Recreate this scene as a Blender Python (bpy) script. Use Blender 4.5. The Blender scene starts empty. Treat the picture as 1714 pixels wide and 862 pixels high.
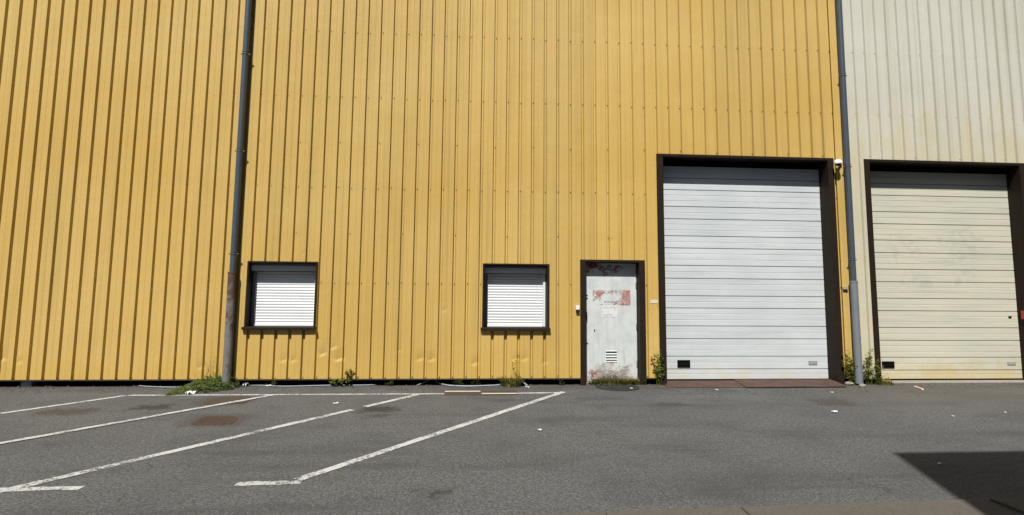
import bpy, math, random
from mathutils import Vector, Matrix, noise as mnoise

random.seed(7)
scene = bpy.context.scene
COL = scene.collection

# ------------------------------------------------------------------ camera
def make_camera():
    yaw, pitch, roll = math.radians(4.4404), math.radians(6.2197), math.radians(0.5154)
    f = Vector((math.sin(yaw)*math.cos(pitch), math.cos(yaw)*math.cos(pitch), math.sin(pitch)))
    r = Vector((math.cos(yaw), -math.sin(yaw), 0.0))
    u = r.cross(f)
    r2 = r*math.cos(roll) + u*math.sin(roll)
    u2 = u*math.cos(roll) - r*math.sin(roll)
    cd = bpy.data.cameras.new("camera")
    cd.sensor_fit = 'HORIZONTAL'
    cd.sensor_width = 36.0
    cd.lens = 21.003
    cd.shift_y = -0.03745
    cd.clip_end = 2000
    cam = bpy.data.objects.new("camera", cd)
    m = Matrix((r2, u2, -f)).transposed().to_4x4()
    m.translation = Vector((0, -9.6646, 1.5954))
    cam.matrix_world = m
    COL.objects.link(cam)
    scene.camera = cam
make_camera()

# ------------------------------------------------------------------ light
SUN_TO = Vector((-0.325, -1.0, 1.5)).normalized()
world = bpy.data.worlds.new("World")
scene.world = world
world.use_nodes = True
wn = world.node_tree.nodes
bg = wn["Background"]
sky = wn.new("ShaderNodeTexSky")
sky.sky_type = 'NISHITA'
sky.sun_disc = False
sky.sun_elevation = math.asin(SUN_TO.z)
sky.sun_rotation = math.atan2(SUN_TO.x, SUN_TO.y)
world.node_tree.links.new(sky.outputs[0], bg.inputs[0])
bg.inputs[1].default_value = 0.05
sd = bpy.data.lights.new("sun", 'SUN')
sd.energy = 5.0
sd.angle = math.radians(0.5)
sd.color = (1.0, 0.965, 0.91)
sun = bpy.data.objects.new("sun", sd)
sun.rotation_euler = SUN_TO.to_track_quat('Z', 'Y').to_euler()
sun.location = (0, 0, 20)
COL.objects.link(sun)
vs = scene.view_settings
vs.view_transform = 'Standard'
vs.look = 'None'
vs.exposure = 0.2
vs.gamma = 1.0
vs.use_curve_mapping = False
scene.cycles.diffuse_bounces = 1

# ------------------------------------------------------------------ helpers
class MB:
    """collects geometry and links it as one mesh object"""
    def __init__(self):
        self.v = []; self.f = []; self.s = []
    def add(self, vs_, fs, smooth=False):
        n = len(self.v)
        self.v += [tuple(p) for p in vs_]
        self.f += [tuple(i+n for i in q) for q in fs]
        self.s += [smooth]*len(fs)
    def box(self, x0, x1, y0, y1, z0, z1):
        p = [(x, y, z) for z in (z0, z1) for y in (y0, y1) for x in (x0, x1)]
        self.add(p, [(0, 2, 3, 1), (4, 5, 7, 6), (0, 1, 5, 4), (2, 6, 7, 3), (0, 4, 6, 2), (1, 3, 7, 5)])
    def hexa(self, bottom, top):
        self.add(list(bottom)+list(top), [(3, 2, 1, 0), (4, 5, 6, 7)] + [(i, (i+1) % 4, (i+1) % 4+4, i+4) for i in range(4)])
    def tube(self, path, rad, seg=12, smooth=True, caps=True):
        path = [Vector(p) for p in path]
        rads = rad if isinstance(rad, (list, tuple)) else [rad]*len(path)
        vs_ = []; prev = None
        for i, p in enumerate(path):
            a = path[max(i-1, 0)]; b = path[min(i+1, len(path)-1)]
            t = (b-a)
            if t.length < 1e-9: t = Vector((0, 0, 1))
            t.normalize()
            if prev is None:
                n = t.orthogonal().normalized()
            else:
                n = (prev - t*prev.dot(t))
                n = n.normalized() if n.length > 1e-6 else t.orthogonal().normalized()
            prev = n
            bn = t.cross(n)
            for k in range(seg):
                q = 2*math.pi*k/seg
                vs_.append(p + (n*math.cos(q) + bn*math.sin(q))*rads[i])
        fs = []
        for i in range(len(path)-1):
            for k in range(seg):
                k2 = (k+1) % seg
                fs.append((i*seg+k, i*seg+k2, (i+1)*seg+k2, (i+1)*seg+k))
        self.add(vs_, fs, smooth)
        if caps:
            self.add(vs_[:seg], [tuple(range(seg))[::-1]])
            self.add(vs_[-seg:], [tuple(range(seg))])
    def ball(self, c, r, nu=14, nv=8, sc=(1, 1, 1), zmin=-1.0, zmax=1.0):
        c = Vector(c); vs_ = []; fs = []
        a0, a1 = math.asin(zmin), math.asin(zmax)
        for j in range(nv+1):
            a = a0+(a1-a0)*j/nv
            for i in range(nu):
                b = 2*math.pi*i/nu
                vs_.append((c.x+r*sc[0]*math.cos(a)*math.cos(b), c.y+r*sc[1]*math.cos(a)*math.sin(b), c.z+r*sc[2]*math.sin(a)))
        for j in range(nv):
            for i in range(nu):
                i2 = (i+1) % nu
                fs.append((j*nu+i, j*nu+i2, (j+1)*nu+i2, (j+1)*nu+i))
        self.add(vs_, fs, True)
    def leaf(self, p, d, up, ln, wd):
        p = Vector(p); d = Vector(d).normalized(); up = Vector(up)
        s = d.cross(up)
        s = s.normalized() if s.length > 1e-5 else d.orthogonal().normalized()
        n = s.cross(d)
        a = p; b = p + d*ln*0.45 + s*wd*0.5 - n*wd*0.12; c = p + d*ln - n*ln*0.12; e = p + d*ln*0.45 - s*wd*0.5 - n*wd*0.12
        m = p + d*ln*0.5 + n*wd*0.05
        self.add([a, b, c, e, m], [(0, 1, 4), (1, 2, 4), (2, 3, 4), (3, 0, 4)], True)
    def build(self, name, mat, parent=None, bevel=0.0, loc=None):
        me = bpy.data.meshes.new(name)
        vv = self.v
        if loc is not None:
            vv = [(a-loc[0], b-loc[1], c-loc[2]) for a, b, c in vv]
        me.from_pydata(vv, [], self.f)
        me.polygons.foreach_set('use_smooth', self.s)
        me.update()
        mats = mat if isinstance(mat, (list, tuple)) else [mat]
        for m in mats: me.materials.append(m)
        o = bpy.data.objects.new(name, me)
        COL.objects.link(o)
        if loc is not None: o.location = loc
        if bevel:
            md = o.modifiers.new("bevel", 'BEVEL'); md.width = bevel; md.segments = 2; md.limit_method = 'ANGLE'; md.angle_limit = math.radians(40)
        if parent is not None: o.parent = parent
        return o

def empty(name, loc):
    o = bpy.data.objects.new(name, None)
    o.location = loc; o.empty_display_size = 0.2
    COL.objects.link(o)
    return o
def under(o, parent):
    """parent o while keeping where it stands"""
    o.parent = parent
    M = Matrix.Translation(o.location)
    p = parent; off = Vector((0, 0, 0))
    while p is not None:
        off += p.location; p = p.parent
    o.location = o.location - off
    return o
def tag(o, label=None, cat=None, group=None, kind=None):
    if label: o['label'] = label
    if cat: o['category'] = cat
    if group: o['group'] = group
    if kind: o['kind'] = kind
    return o

# ------------------------------------------------------------------ materials
class NT:
    def __init__(self, name):
        self.m = bpy.data.materials.new(name); self.m.use_nodes = True
        self.t = self.m.node_tree; self.n = self.t.nodes; self.l = self.t.links
        self.p = self.n['Principled BSDF']
        self.co = self.n.new('ShaderNodeTexCoord').outputs['Object']
    def _set(self, sock, val):
        if hasattr(val, 'is_output') or isinstance(val, bpy.types.NodeSocket): self.l.new(val, sock)
        else: sock.default_value = val
    def mapped(self, scale):
        mp = self.n.new('ShaderNodeMapping'); mp.inputs['Scale'].default_value = scale
        self.l.new(self.co, mp.inputs['Vector']); return mp.outputs[0]
    def noise(self, scale, detail=3.0, rough=0.55, vec=None, dist=0.0):
        nd = self.n.new('ShaderNodeTexNoise')
        nd.inputs['Scale'].default_value = scale; nd.inputs['Detail'].default_value = detail
        nd.inputs['Roughness'].default_value = rough; nd.inputs['Distortion'].default_value = dist
        self.l.new(vec if vec is not None else self.co, nd.inputs['Vector'])
        return nd.outputs['Fac']
    def ramp(self, fac, a, b, c0=0.0, c1=1.0):
        r = self.n.new('ShaderNodeMapRange'); r.interpolation_type = 'SMOOTHSTEP'
        self._set(r.inputs['Value'], fac)
        r.inputs['From Min'].default_value = a; r.inputs['From Max'].default_value = b
        r.inputs['To Min'].default_value = c0; r.inputs['To Max'].default_value = c1
        return r.outputs[0]
    def mix(self, fac, a, b, blend='MIX'):
        mx = self.n.new('ShaderNodeMix'); mx.data_type = 'RGBA'; mx.blend_type = blend
        self._set(mx.inputs[0], fac)
        for sock, val in ((mx.inputs[6], a), (mx.inputs[7], b)):
            if isinstance(val, (tuple, list)): sock.default_value = (*val[:3], 1.0)
            else: self._set(sock, val)
        return mx.outputs[2]
    def math(self, op, a, b=0.0, c=None):
        md = self.n.new('ShaderNodeMath'); md.operation = op
        self._set(md.inputs[0], a); self._set(md.inputs[1], b)
        if c is not None: self._set(md.inputs[2], c)
        return md.outputs[0]
    def xyz(self):
        s = self.n.new('ShaderNodeSeparateXYZ'); self.l.new(self.co, s.inputs[0]); return s.outputs
    def rect(self, ax, bx, x0, x1, z0, z1, soft, wob=None):
        """soft box mask on two coordinates"""
        if wob is not None:
            ax = self.math('ADD', ax, wob); bx = self.math('ADD', bx, wob)
        a = self.math('MULTIPLY', self.ramp(ax, x0-soft, x0+soft), self.ramp(ax, x1-soft, x1+soft, 1, 0))
        b = self.math('MULTIPLY', self.ramp(bx, z0-soft, z0+soft), self.ramp(bx, z1-soft, z1+soft, 1, 0))
        return self.math('MULTIPLY', a, b)
    def bump(self, height, strength, dist=0.01):
        b = self.n.new('ShaderNodeBump'); b.inputs['Strength'].default_value = strength; b.inputs['Distance'].default_value = dist
        self.l.new(height, b.inputs['Height']); self.l.new(b.outputs[0], self.p.inputs['Normal'])
    def done(self, color, rough=0.6, metal=0.0, spec=0.5):
        if isinstance(color, (tuple, list)): self.p.inputs['Base Color'].default_value = (*color[:3], 1)
        else: self.l.new(color, self.p.inputs['Base Color'])
        self._set(self.p.inputs['Roughness'], rough)
        self.p.inputs['Metallic'].default_value = metal
        self.p.inputs['Specular IOR Level'].default_value = spec
        return self.m
    def alpha(self, a):
        self._set(self.p.inputs['Alpha'], a)

M = {}
def plain(name, col, rough=0.6, var=0.12, scale=6.0, metal=0.0, bump=0.0, spec=0.5, dirt=None, dirt_amt=(0.55, 0.75)):
    k = NT(name)
    n1 = k.noise(scale, 5.0, 0.6)
    c = k.mix(n1, tuple(max(0, x*(1-var)) for x in col), tuple(x*(1+var) for x in col))
    if dirt:
        n2 = k.noise(scale*2.7, 6.0, 0.65)
        c = k.mix(k.ramp(n2, *dirt_amt), c, dirt)
    if bump:
        k.bump(k.noise(scale*12, 4.0), bump, 0.004)
    M[name] = k.done(c, rough, metal, spec)
    return M[name]

# painted steel cladding
def cladding_mat(name, base, pale, dirt, stain, dirt_low=0.5, streak=0.35, yellowed=None):
    k = NT(name)
    x, y, z = k.xyz()
    streaks = k.noise(1.0, 5.0, 0.6, k.mapped((9.0, 3.0, 0.22)))
    cloud = k.noise(0.45, 4.0, 0.55)
    c = k.mix(k.ramp(cloud, 0.3, 0.7), base, pale)
    c = k.mix(k.math('MULTIPLY', k.ramp(streaks, 0.45, 0.8), streak), c, dirt)
    # each one metre sheet has its own age
    sheet = k.math('FLOOR', k.math('DIVIDE', k.math('ADD', x, 0.01), 1.05))
    wnz = k.n.new('ShaderNodeTexWhiteNoise'); wnz.noise_dimensions = '1D'; k.l.new(sheet, wnz.inputs['W'])
    tone = k.ramp(wnz.outputs['Value'], 0.0, 1.0, 0.955, 1.035)
    tc = k.n.new('ShaderNodeCombineColor')
    for i in range(3): k.l.new(tone, tc.inputs[i])
    c = k.mix(1.0, c, tc.outputs[0], 'MULTIPLY')
    if yellowed:
        zw = k.math('ADD', z, k.ramp(k.noise(1.0, 5.0, 0.65, k.mapped((3.0, 1.0, 0.5))), 0.2, 0.8, -0.7, 0.7))
        yz = k.math('MULTIPLY', k.ramp(zw, 3.9, 5.1, 1.0, 0.0), k.ramp(k.noise(1.5, 5.0, 0.65), 0.3, 0.65, 0.2, 0.8))
        c = k.mix(yz, c, yellowed)
    # speckled grime, and splashed dirt near the ground
    grime = k.noise(38.0, 6.0, 0.7)
    c = k.mix(k.math('MULTIPLY', k.ramp(grime, 0.46, 0.8), 0.42), c, dirt)
    low = k.math('MULTIPLY', k.ramp(k.math('ADD', z, k.ramp(k.noise(3.0, 5.0, 0.7), 0.2, 0.8, -0.35, 0.35)), 0.05, 0.55, 1.0, 0.0), dirt_low)
    c = k.mix(low, c, stain)
    k.bump(k.math('ADD', k.math('MULTIPLY', k.noise(2.2, 3.0, 0.5), 3.0), k.math('MULTIPLY', k.noise(160.0, 3.0), 0.12)), 0.22, 0.012)
    M[name] = k.done(c, k.ramp(grime, 0.3, 0.8, 0.42, 0.62), 0.0, 0.35)
cladding_mat('yellow_paint', (0.590, 0.390, 0.102), (0.635, 0.440, 0.140), (0.33, 0.230, 0.080), (0.61, 0.390, 0.075), 0.4, 0.42)
cladding_mat('cream_paint', (0.57, 0.555, 0.46), (0.63, 0.615, 0.53), (0.40, 0.36, 0.22), (0.52, 0.42, 0.19), 0.35, 0.5, (0.60, 0.535, 0.35))
plain('brown_steel', (0.022, 0.0145, 0.0100), 0.6, 0.3, 7.0, dirt=(0.045, 0.032, 0.022), dirt_amt=(0.58, 0.75), spec=0.14)
plain('dark_flashing', (0.06, 0.055, 0.045), 0.55, 0.3, 9.0)
plain('black_rubber', (0.005, 0.005, 0.005), 0.8, 0.2, 20.0, spec=0.1)
plain('plinth_concrete', (0.06, 0.055, 0.05), 0.9, 0.35, 5.0, bump=0.3)
plain('slab_concrete', (0.27, 0.245, 0.21), 0.9, 0.22, 5.0, bump=0.4, dirt=(0.13, 0.115, 0.095))
plain('kerb_concrete', (0.098, 0.086, 0.070), 0.92, 0.3, 17.0, bump=0.5, dirt=(0.062, 0.055, 0.045), dirt_amt=(0.5, 0.72))
plain('white_pvc', (0.74, 0.76, 0.77), 0.4, 0.04, 9.0)
plain('box_pvc', (0.50, 0.52, 0.55), 0.4, 0.06, 9.0)
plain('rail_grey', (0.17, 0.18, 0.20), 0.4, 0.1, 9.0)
plain('pipe_slate', (0.062, 0.080, 0.102), 0.42, 0.16, 5.0, dirt=(0.10, 0.11, 0.12), dirt_amt=(0.62, 0.8))
plain('clip_steel', (0.16, 0.17, 0.18), 0.45, 0.2, 30.0, metal=0.4)
plain('grey_iron', (0.185, 0.205, 0.225), 0.6, 0.15, 6.0, bump=0.25, dirt=(0.09, 0.075, 0.065), dirt_amt=(0.63, 0.70))
plain('camera_white', (0.82, 0.82, 0.80), 0.35, 0.03)
plain('black_glass', (0.008, 0.008, 0.009), 0.12, 0.1)
plain('red_paint', (0.42, 0.035, 0.025), 0.45, 0.15)
plain('zinc_plate', (0.36, 0.38, 0.38), 0.45, 0.12, 30.0, metal=0.3)
plain('label_cream', (0.72, 0.66, 0.50), 0.6, 0.08, 30.0, dirt=(0.40, 0.28, 0.13), dirt_amt=(0.55, 0.62))
plain('hose_blue', (0.27, 0.31, 0.35), 0.5, 0.2, 8.0, dirt=(0.2, 0.19, 0.17))
plain('litter_white', (0.78, 0.77, 0.72), 0.8, 0.1, 20.0)
plain('wood_pale', (0.62, 0.46, 0.26), 0.75, 0.15, 30.0)
plain('blue_block', (0.30, 0.40, 0.55), 0.8, 0.3, 14.0, bump=0.4)
plain('low_bounce_render', (0.16, 0.13, 0.11), 0.9, 0.1, 2.0)  # dark brown facade, kept dark to cut light bounced into the yard
plain('roof_felt', (0.08, 0.08, 0.08), 0.9, 0.2, 2.0)
plain('glass_dark', (0.02, 0.025, 0.03), 0.08, 0.1)
plain('pebble', (0.10, 0.088, 0.07), 0.9, 0.55, 22.0)
plain('cream_screw', (0.62, 0.60, 0.50), 0.5, 0.2, 40.0)
plain('screw_steel', (0.19, 0.125, 0.045), 0.5, 0.3, 40.0, metal=0.3)

def rust_mat(name, a, b, c_, scale=9.0, grid=None):
    k = NT(name)
    n1 = k.noise(scale, 6.0, 0.65)
    c = k.mix(k.ramp(n1, 0.35, 0.65), a, b)
    c = k.mix(k.ramp(k.noise(scale*3.1, 6.0, 0.7), 0.5, 0.72), c, c_)
    h = k.noise(70.0, 4.0)
    k.bump(h, 0.5, 0.004)
    M[name] = k.done(c, 0.85, 0.0, 0.25)
rust_mat('rust_plate', (0.070, 0.044, 0.036), (0.100, 0.060, 0.048), (0.05, 0.035, 0.03), 4.0)
rust_mat('rust_cover', (0.050, 0.034, 0.027), (0.088, 0.057, 0.045), (0.04, 0.034, 0.03), 24.0)
rust_mat('brown_cover', (0.052, 0.040, 0.031), (0.084, 0.062, 0.048), (0.042, 0.037, 0.032), 24.0)
rust_mat('iron_lid', (0.022, 0.023, 0.022), (0.036, 0.036, 0.034), (0.03, 0.03, 0.028), 12.0)

def rusted_pipe():
    k = NT('rusted_iron')
    x, y, z = k.xyz()
    n = k.noise(7.0, 6.0, 0.7)
    grey = k.mix(n, (0.12, 0.12, 0.115), (0.22, 0.22, 0.22))
    rust = k.mix(k.noise(16.0, 6.0, 0.7), (0.060, 0.034, 0.024), (0.135, 0.078, 0.052))
    zz = k.math('ADD', z, k.ramp(k.noise(5.0, 6.0, 0.75), 0.25, 0.75, -0.55, 0.55))
    f = k.ramp(zz, 1.05, 1.45)
    f2 = k.ramp(k.noise(11.0, 6.0, 0.7, k.mapped((1, 1, 0.3))), 0.56, 0.66)
    f = k.math('MAXIMUM', f, k.math('MULTIPLY', f2, 0.75))
    c = k.mix(f, grey, rust)
    k.bump(k.noise(60.0, 4.0), 0.4, 0.004)
    M['rusted_iron'] = k.done(c, 0.8, 0.0, 0.3)
rusted_pipe()

def asphalt():
    k = NT('asphalt')
    x, y, z = k.xyz()
    fine = k.noise(46.0, 7.0, 0.9)
    mid = k.noise(11.0, 6.0, 0.75)
    big = k.noise(0.55, 5.0, 0.6)
    streak = k.noise(1.0, 5.0, 0.65, k.mapped((0.35, 1.6, 1.0)))
    c = k.mix(k.ramp(fine, 0.36, 0.64), (0.016, 0.0165, 0.0164), (0.170, 0.174, 0.170))
    g2 = k.noise(19.0, 8.0, 0.95)
    gt = k.ramp(g2, 0.38, 0.62, 0.62, 1.32)
    gc = k.n.new('ShaderNodeCombineColor')
    for i in range(3): k.l.new(gt, gc.inputs[i])
    c = k.mix(1.0, c, gc.outputs[0], 'MULTIPLY')
    c = k.mix(k.math('MULTIPLY', k.ramp(mid, 0.40, 0.70), 0.30), c, (0.102, 0.105, 0.103))
    c = k.mix(k.math('MULTIPLY', k.ramp(big, 0.42, 0.7), 0.5), c, (0.056, 0.058, 0.058))
    c = k.mix(k.math('MULTIPLY', k.ramp(k.noise(2.1, 6.0, 0.75), 0.50, 0.66), 0.38), c, (0.050, 0.051, 0.051))
    c = k.mix(k.math('MULTIPLY', k.ramp(streak, 0.48, 0.68), 0.5), c, (0.043, 0.045, 0.045))
    # pale aggregate stones
    vor = k.n.new('ShaderNodeTexVoronoi'); vor.inputs['Scale'].default_value = 48.0
    k.l.new(k.co, vor.inputs['Vector'])
    stone = k.math('MULTIPLY', k.ramp(vor.outputs['Distance'], 0.16, 0.30, 1.0, 0.0), k.ramp(k.noise(60.0, 2.0), 0.52, 0.62))
    c = k.mix(k.math('MULTIPLY', stone, 0.85), c, (0.30, 0.295, 0.28))
    # earth washed out along the wall foot and in front of the cream door
    wob = k.ramp(k.noise(2.2, 6.0, 0.7), 0.2, 0.8, -0.5, 0.5)
    foot = k.ramp(k.math('ADD', y, wob), -0.75, 0.2)
    c = k.mix(k.math('MULTIPLY', foot, 0.5), c, (0.060, 0.052, 0.043))
    soil = k.rect(x, y, 5.6, 11.0, -1.9, 0.6, 0.8, k.math('MULTIPLY', wob, 1.6))
    c = k.mix(k.math('MULTIPLY', soil, 0.45), c, (0.110, 0.095, 0.072))
    pit = k.ramp(k.noise(17.0, 5.0, 0.8), 0.62, 0.70)
    c = k.mix(k.math('MULTIPLY', pit, 0.55), c, (0.036, 0.036, 0.035))
    # oil drips, a tar patch and other dark patches
    for (x0, x1, y0, y1, am) in ((-0.40, -0.28, -4.80, -4.72, 0.75), (-0.26, -0.12, -4.95, -4.80, 0.8), (-0.14, -0.04, -4.77, -4.72, 0.5), (-0.55, -0.50, -4.85, -4.81, 0.5), (-1.28, -0.80, -1.90, -1.60, 0.85), (-1.2, -0.9, -2.2, -2.06, 0.6),
                                 (-4.15, -3.70, -1.66, -1.36, 0.8), (6.9, 8.2, -3.3, -2.75, 0.7), (2.55, 3.0, -1.65, -1.45, 0.5), (1.6, 2.2, -1.25, -1.0, 0.4)):
        f = k.rect(x, y, x0, x1, y0, y1, 0.07, k.math('MULTIPLY', k.ramp(k.noise(9.0, 5.0, 0.7), 0.2, 0.8, -0.5, 0.5), 0.30))
        c = k.mix(k.math('MULTIPLY', f, am), c, (0.026, 0.025, 0.024))
    wv = k.n.new('ShaderNodeTexVoronoi'); wv.feature = 'DISTANCE_TO_EDGE'; wv.inputs['Scale'].default_value = 0.42
    dv = k.n.new('ShaderNodeVectorMath'); dv.operation = 'MULTIPLY_ADD'
    nc = k.n.new('ShaderNodeTexNoise'); nc.inputs['Scale'].default_value = 2.6; nc.inputs['Detail'].default_value = 6.0; k.l.new(k.co, nc.inputs['Vector'])
    k.l.new(nc.outputs['Color'], dv.inputs[0]); dv.inputs[1].default_value = (0.55, 0.55, 0.0); k.l.new(k.co, dv.inputs[2])
    k.l.new(dv.outputs[0], wv.inputs['Vector'])
    crack = k.math('MULTIPLY', k.ramp(wv.outputs['Distance'], 0.001, 0.005, 1.0, 0.0), k.ramp(k.noise(0.5, 3.0), 0.50, 0.56))
    c = k.mix(k.math('MULTIPLY', crack, 0.5), c, (0.026, 0.025, 0.023))
    # crumbled brownish repair
    for (x0, x1, y0, y1, am) in ((-3.18, -2.48, -2.64, -2.00, 0.6), (-3.55, -2.80, -1.45, -0.78, 0.6), (-5.12, -4.5, -1.95, -1.56, 0.95), (4.86, 5.42, -1.72, -1.25, 0.8)):
        f = k.rect(x, y, x0, x1, y0, y1, 0.09, k.math('MULTIPLY', k.ramp(k.noise(7.0, 5.0, 0.7), 0.2, 0.8, -0.5, 0.5), 0.22))
        f = k.math('MULTIPLY', f, k.ramp(k.noise(21.0, 8.0, 0.9), 0.36, 0.54, 0.25, 1.0))
        c = k.mix(k.math('MULTIPLY', f, am), c, k.mix(k.ramp(k.noise(20.0, 8.0, 0.9), 0.38, 0.62), (0.026, 0.022, 0.019), (0.085, 0.066, 0.053)))
    h = k.math('ADD', k.math('MULTIPLY', fine, 0.7), k.math('MULTIPLY', mid, 0.8))
    k.bump(h, 0.55, 0.006)
    M['asphalt'] = k.done(c, 0.88, 0.0, 0.3)
asphalt()

def paint_mat(name, col, worn):
    k = NT(name)
    n = k.noise(26.0, 6.0, 0.75); n2 = k.noise(2.5, 4.0, 0.6)
    n3 = k.noise(110.0, 3.0, 0.7)
    f = k.math('ADD', k.math('MULTIPLY', n, 0.6), k.math('ADD', k.math('MULTIPLY', n2, 0.35), k.math('MULTIPLY', n3, 0.35)))
    a = k.ramp(f, worn, worn+0.10)
    c = k.mix(k.noise(9.0, 5.0, 0.65), (col[0]*0.78, col[1]*0.77, col[2]*0.75), col)
    k.bump(k.noise(120.0, 3.0), 0.5, 0.005)
    k.done(c, 0.8, 0.0, 0.3)
    k.alpha(a)
    M[name] = k.m
paint_mat('line_paint', (0.53, 0.54, 0.52), 0.555)
paint_mat('line_paint_cream', (0.58, 0.53, 0.44), 0.45)

def foliage(name, dark, light, scale=14.0):
    k = NT(name)
    c = k.mix(k.ramp(k.noise(scale, 3.0), 0.3, 0.7), dark, light)
    k.done(c, 0.55, 0.0, 0.3)
    tr = k.n.new('ShaderNodeBsdfTranslucent')
    k.l.new(k.mix(0.5, c, light), tr.inputs['Color'])
    mx = k.n.new('ShaderNodeMixShader'); mx.inputs[0].default_value = 0.3
    out = k.n['Material Output']
    k.l.new(k.p.outputs[0], mx.inputs[1]); k.l.new(tr.outputs[0], mx.inputs[2]); k.l.new(mx.outputs[0], out.inputs['Surface'])
    M[name] = k.m
foliage('mat_green', (0.05, 0.085, 0.02), (0.125, 0.17, 0.042))
foliage('leaf_green', (0.08, 0.12, 0.022), (0.25, 0.28, 0.055))
foliage('grass_green', (0.13, 0.15, 0.03), (0.34, 0.31, 0.08))
foliage('dry_stem', (0.14, 0.11, 0.05), (0.22, 0.17, 0.08))
foliage('straw', (0.13, 0.10, 0.065), (0.30, 0.24, 0.16), 40.0)
foliage('yellow_flower', (0.60, 0.45, 0.03), (0.70, 0.56, 0.06))

def door_mat():
    k = NT('door_paint')
    x, y, z = k.xyz()
    n = k.noise(5.0, 6.0, 0.65); st = k.noise(1.0, 5.0, 0.65, k.mapped((14.0, 4.0, 1.1)))
    c = k.mix(k.ramp(n, 0.35, 0.7), (0.66, 0.69, 0.68), (0.55, 0.585, 0.58))
    c = k.mix(k.math('MULTIPLY', k.ramp(st, 0.5, 0.75), 0.5), c, (0.40, 0.42, 0.43))
    c = k.mix(k.ramp(k.noise(45.0, 5.0, 0.7), 0.64, 0.7), c, (0.30, 0.29, 0.28))
    wob = k.math('MULTIPLY', k.ramp(k.noise(8.0, 6.0, 0.75), 0.2, 0.8, -0.5, 0.5), 0.26)
    # flaked primer at head and foot, scuffed foot of the leaf
    brk = k.ramp(k.noise(22.0, 6.0, 0.75), 0.45, 0.55)
    top = k.math('MULTIPLY', k.rect(x, z, 2.06, 2.60, 1.835, 1.905, 0.05, wob), k.ramp(k.noise(15.0, 6.0, 0.75), 0.34, 0.44))
    top2 = k.math('MULTIPLY', k.rect(x, z, 2.0, 2.2, 1.86, 1.99, 0.05, wob), 1.0)
    c = k.mix(k.math('MAXIMUM', top, top2), c, (0.20, 0.022, 0.018))
    scuff = k.rect(x, z, 2.13, 2.68, 0.02, 0.27, 0.07, k.math('MULTIPLY', wob, 1.2))
    bands = k.noise(1.0, 6.0, 0.8, k.mapped((5.0, 3.0, 16.0)), 2.5)
    c = k.mix(k.math('MULTIPLY', scuff, k.ramp(bands, 0.36, 0.56)), c, k.mix(bands, (0.33, 0.25, 0.18), (0.24, 0.23, 0.21)))
    low = k.ramp(k.math('ADD', z, wob), 0.02, 0.15, 0.75, 0.0)
    c = k.mix(k.math('MULTIPLY', low, brk), c, (0.33, 0.24, 0.11))
    red = k.math('MULTIPLY', k.rect(x, z, 2.03, 2.17, 0.10, 0.20, 0.04, k.math('MULTIPLY', wob, 0.6)), k.ramp(k.noise(24.0, 5.0, 0.7), 0.36, 0.5))
    c = k.mix(red, c, (0.30, 0.075, 0.065))
    run = k.rect(x, z, 2.36, 2.46, 0.30, 0.345, 0.02, k.math('MULTIPLY', wob, 0.4))
    c = k.mix(k.math('MULTIPLY', run, 0.7), c, (0.45, 0.22, 0.10))
    k.bump(k.noise(3.0, 4.0, 0.5), 0.15, 0.02)
    M['door_paint'] = k.done(c, 0.5, 0.0, 0.4)
door_mat()

def sticker_mat():
    k = NT('torn_sticker')
    x, y, z = k.xyz()
    wob = k.math('MULTIPLY', k.ramp(k.noise(12.0, 6.0, 0.75), 0.2, 0.8, -0.5, 0.5), 0.16)
    hole = k.rect(x, z, 2.24, 2.60, 1.33, 1.46, 0.03, wob)
    hole2 = k.rect(x, z, 2.05, 2.45, 1.25, 1.36, 0.03, wob)
    flake = k.ramp(k.noise(34.0, 6.0, 0.75), 0.47, 0.55)
    a = k.math('MULTIPLY', flake, k.math('SUBTRACT', 1.0, k.math('MAXIMUM', hole, hole2)))
    edge = k.rect(x, z, 2.60, 2.78, 1.2, 1.6, 0.02, wob)
    a = k.math('MAXIMUM', a, k.math('MULTIPLY', edge, k.ramp(k.noise(40.0, 5.0, 0.7), 0.42, 0.5)))
    blob = k.rect(x, z, 2.16, 2.255, 1.42, 1.485, 0.02, k.math('MULTIPLY', wob, 0.5))
    a = k.math('MAXIMUM', a, k.math('MULTIPLY', blob, 0.9))
    c = k.mix(k.ramp(k.noise(30.0, 5.0, 0.7), 0.4, 0.6), (0.40, 0.12, 0.10), (0.55, 0.33, 0.29))
    c = k.mix(k.ramp(k.noise(55.0, 4.0, 0.7), 0.55, 0.62), c, (0.30, 0.26, 0.22))
    k.done(c, 0.7, 0.0, 0.3); k.alpha(a)
    M['torn_sticker'] = k.m
sticker_mat()

def notice_mat():
    k = NT('paper_notice')
    c = k.mix(k.ramp(k.noise(20.0, 5.0, 0.65), 0.45, 0.7), (0.72, 0.73, 0.72), (0.60, 0.60, 0.59))
    M['paper_notice'] = k.done(c, 0.75)
notice_mat()
plain('faded_ink', (0.42, 0.42, 0.43), 0.8, 0.15, 60.0)

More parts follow.
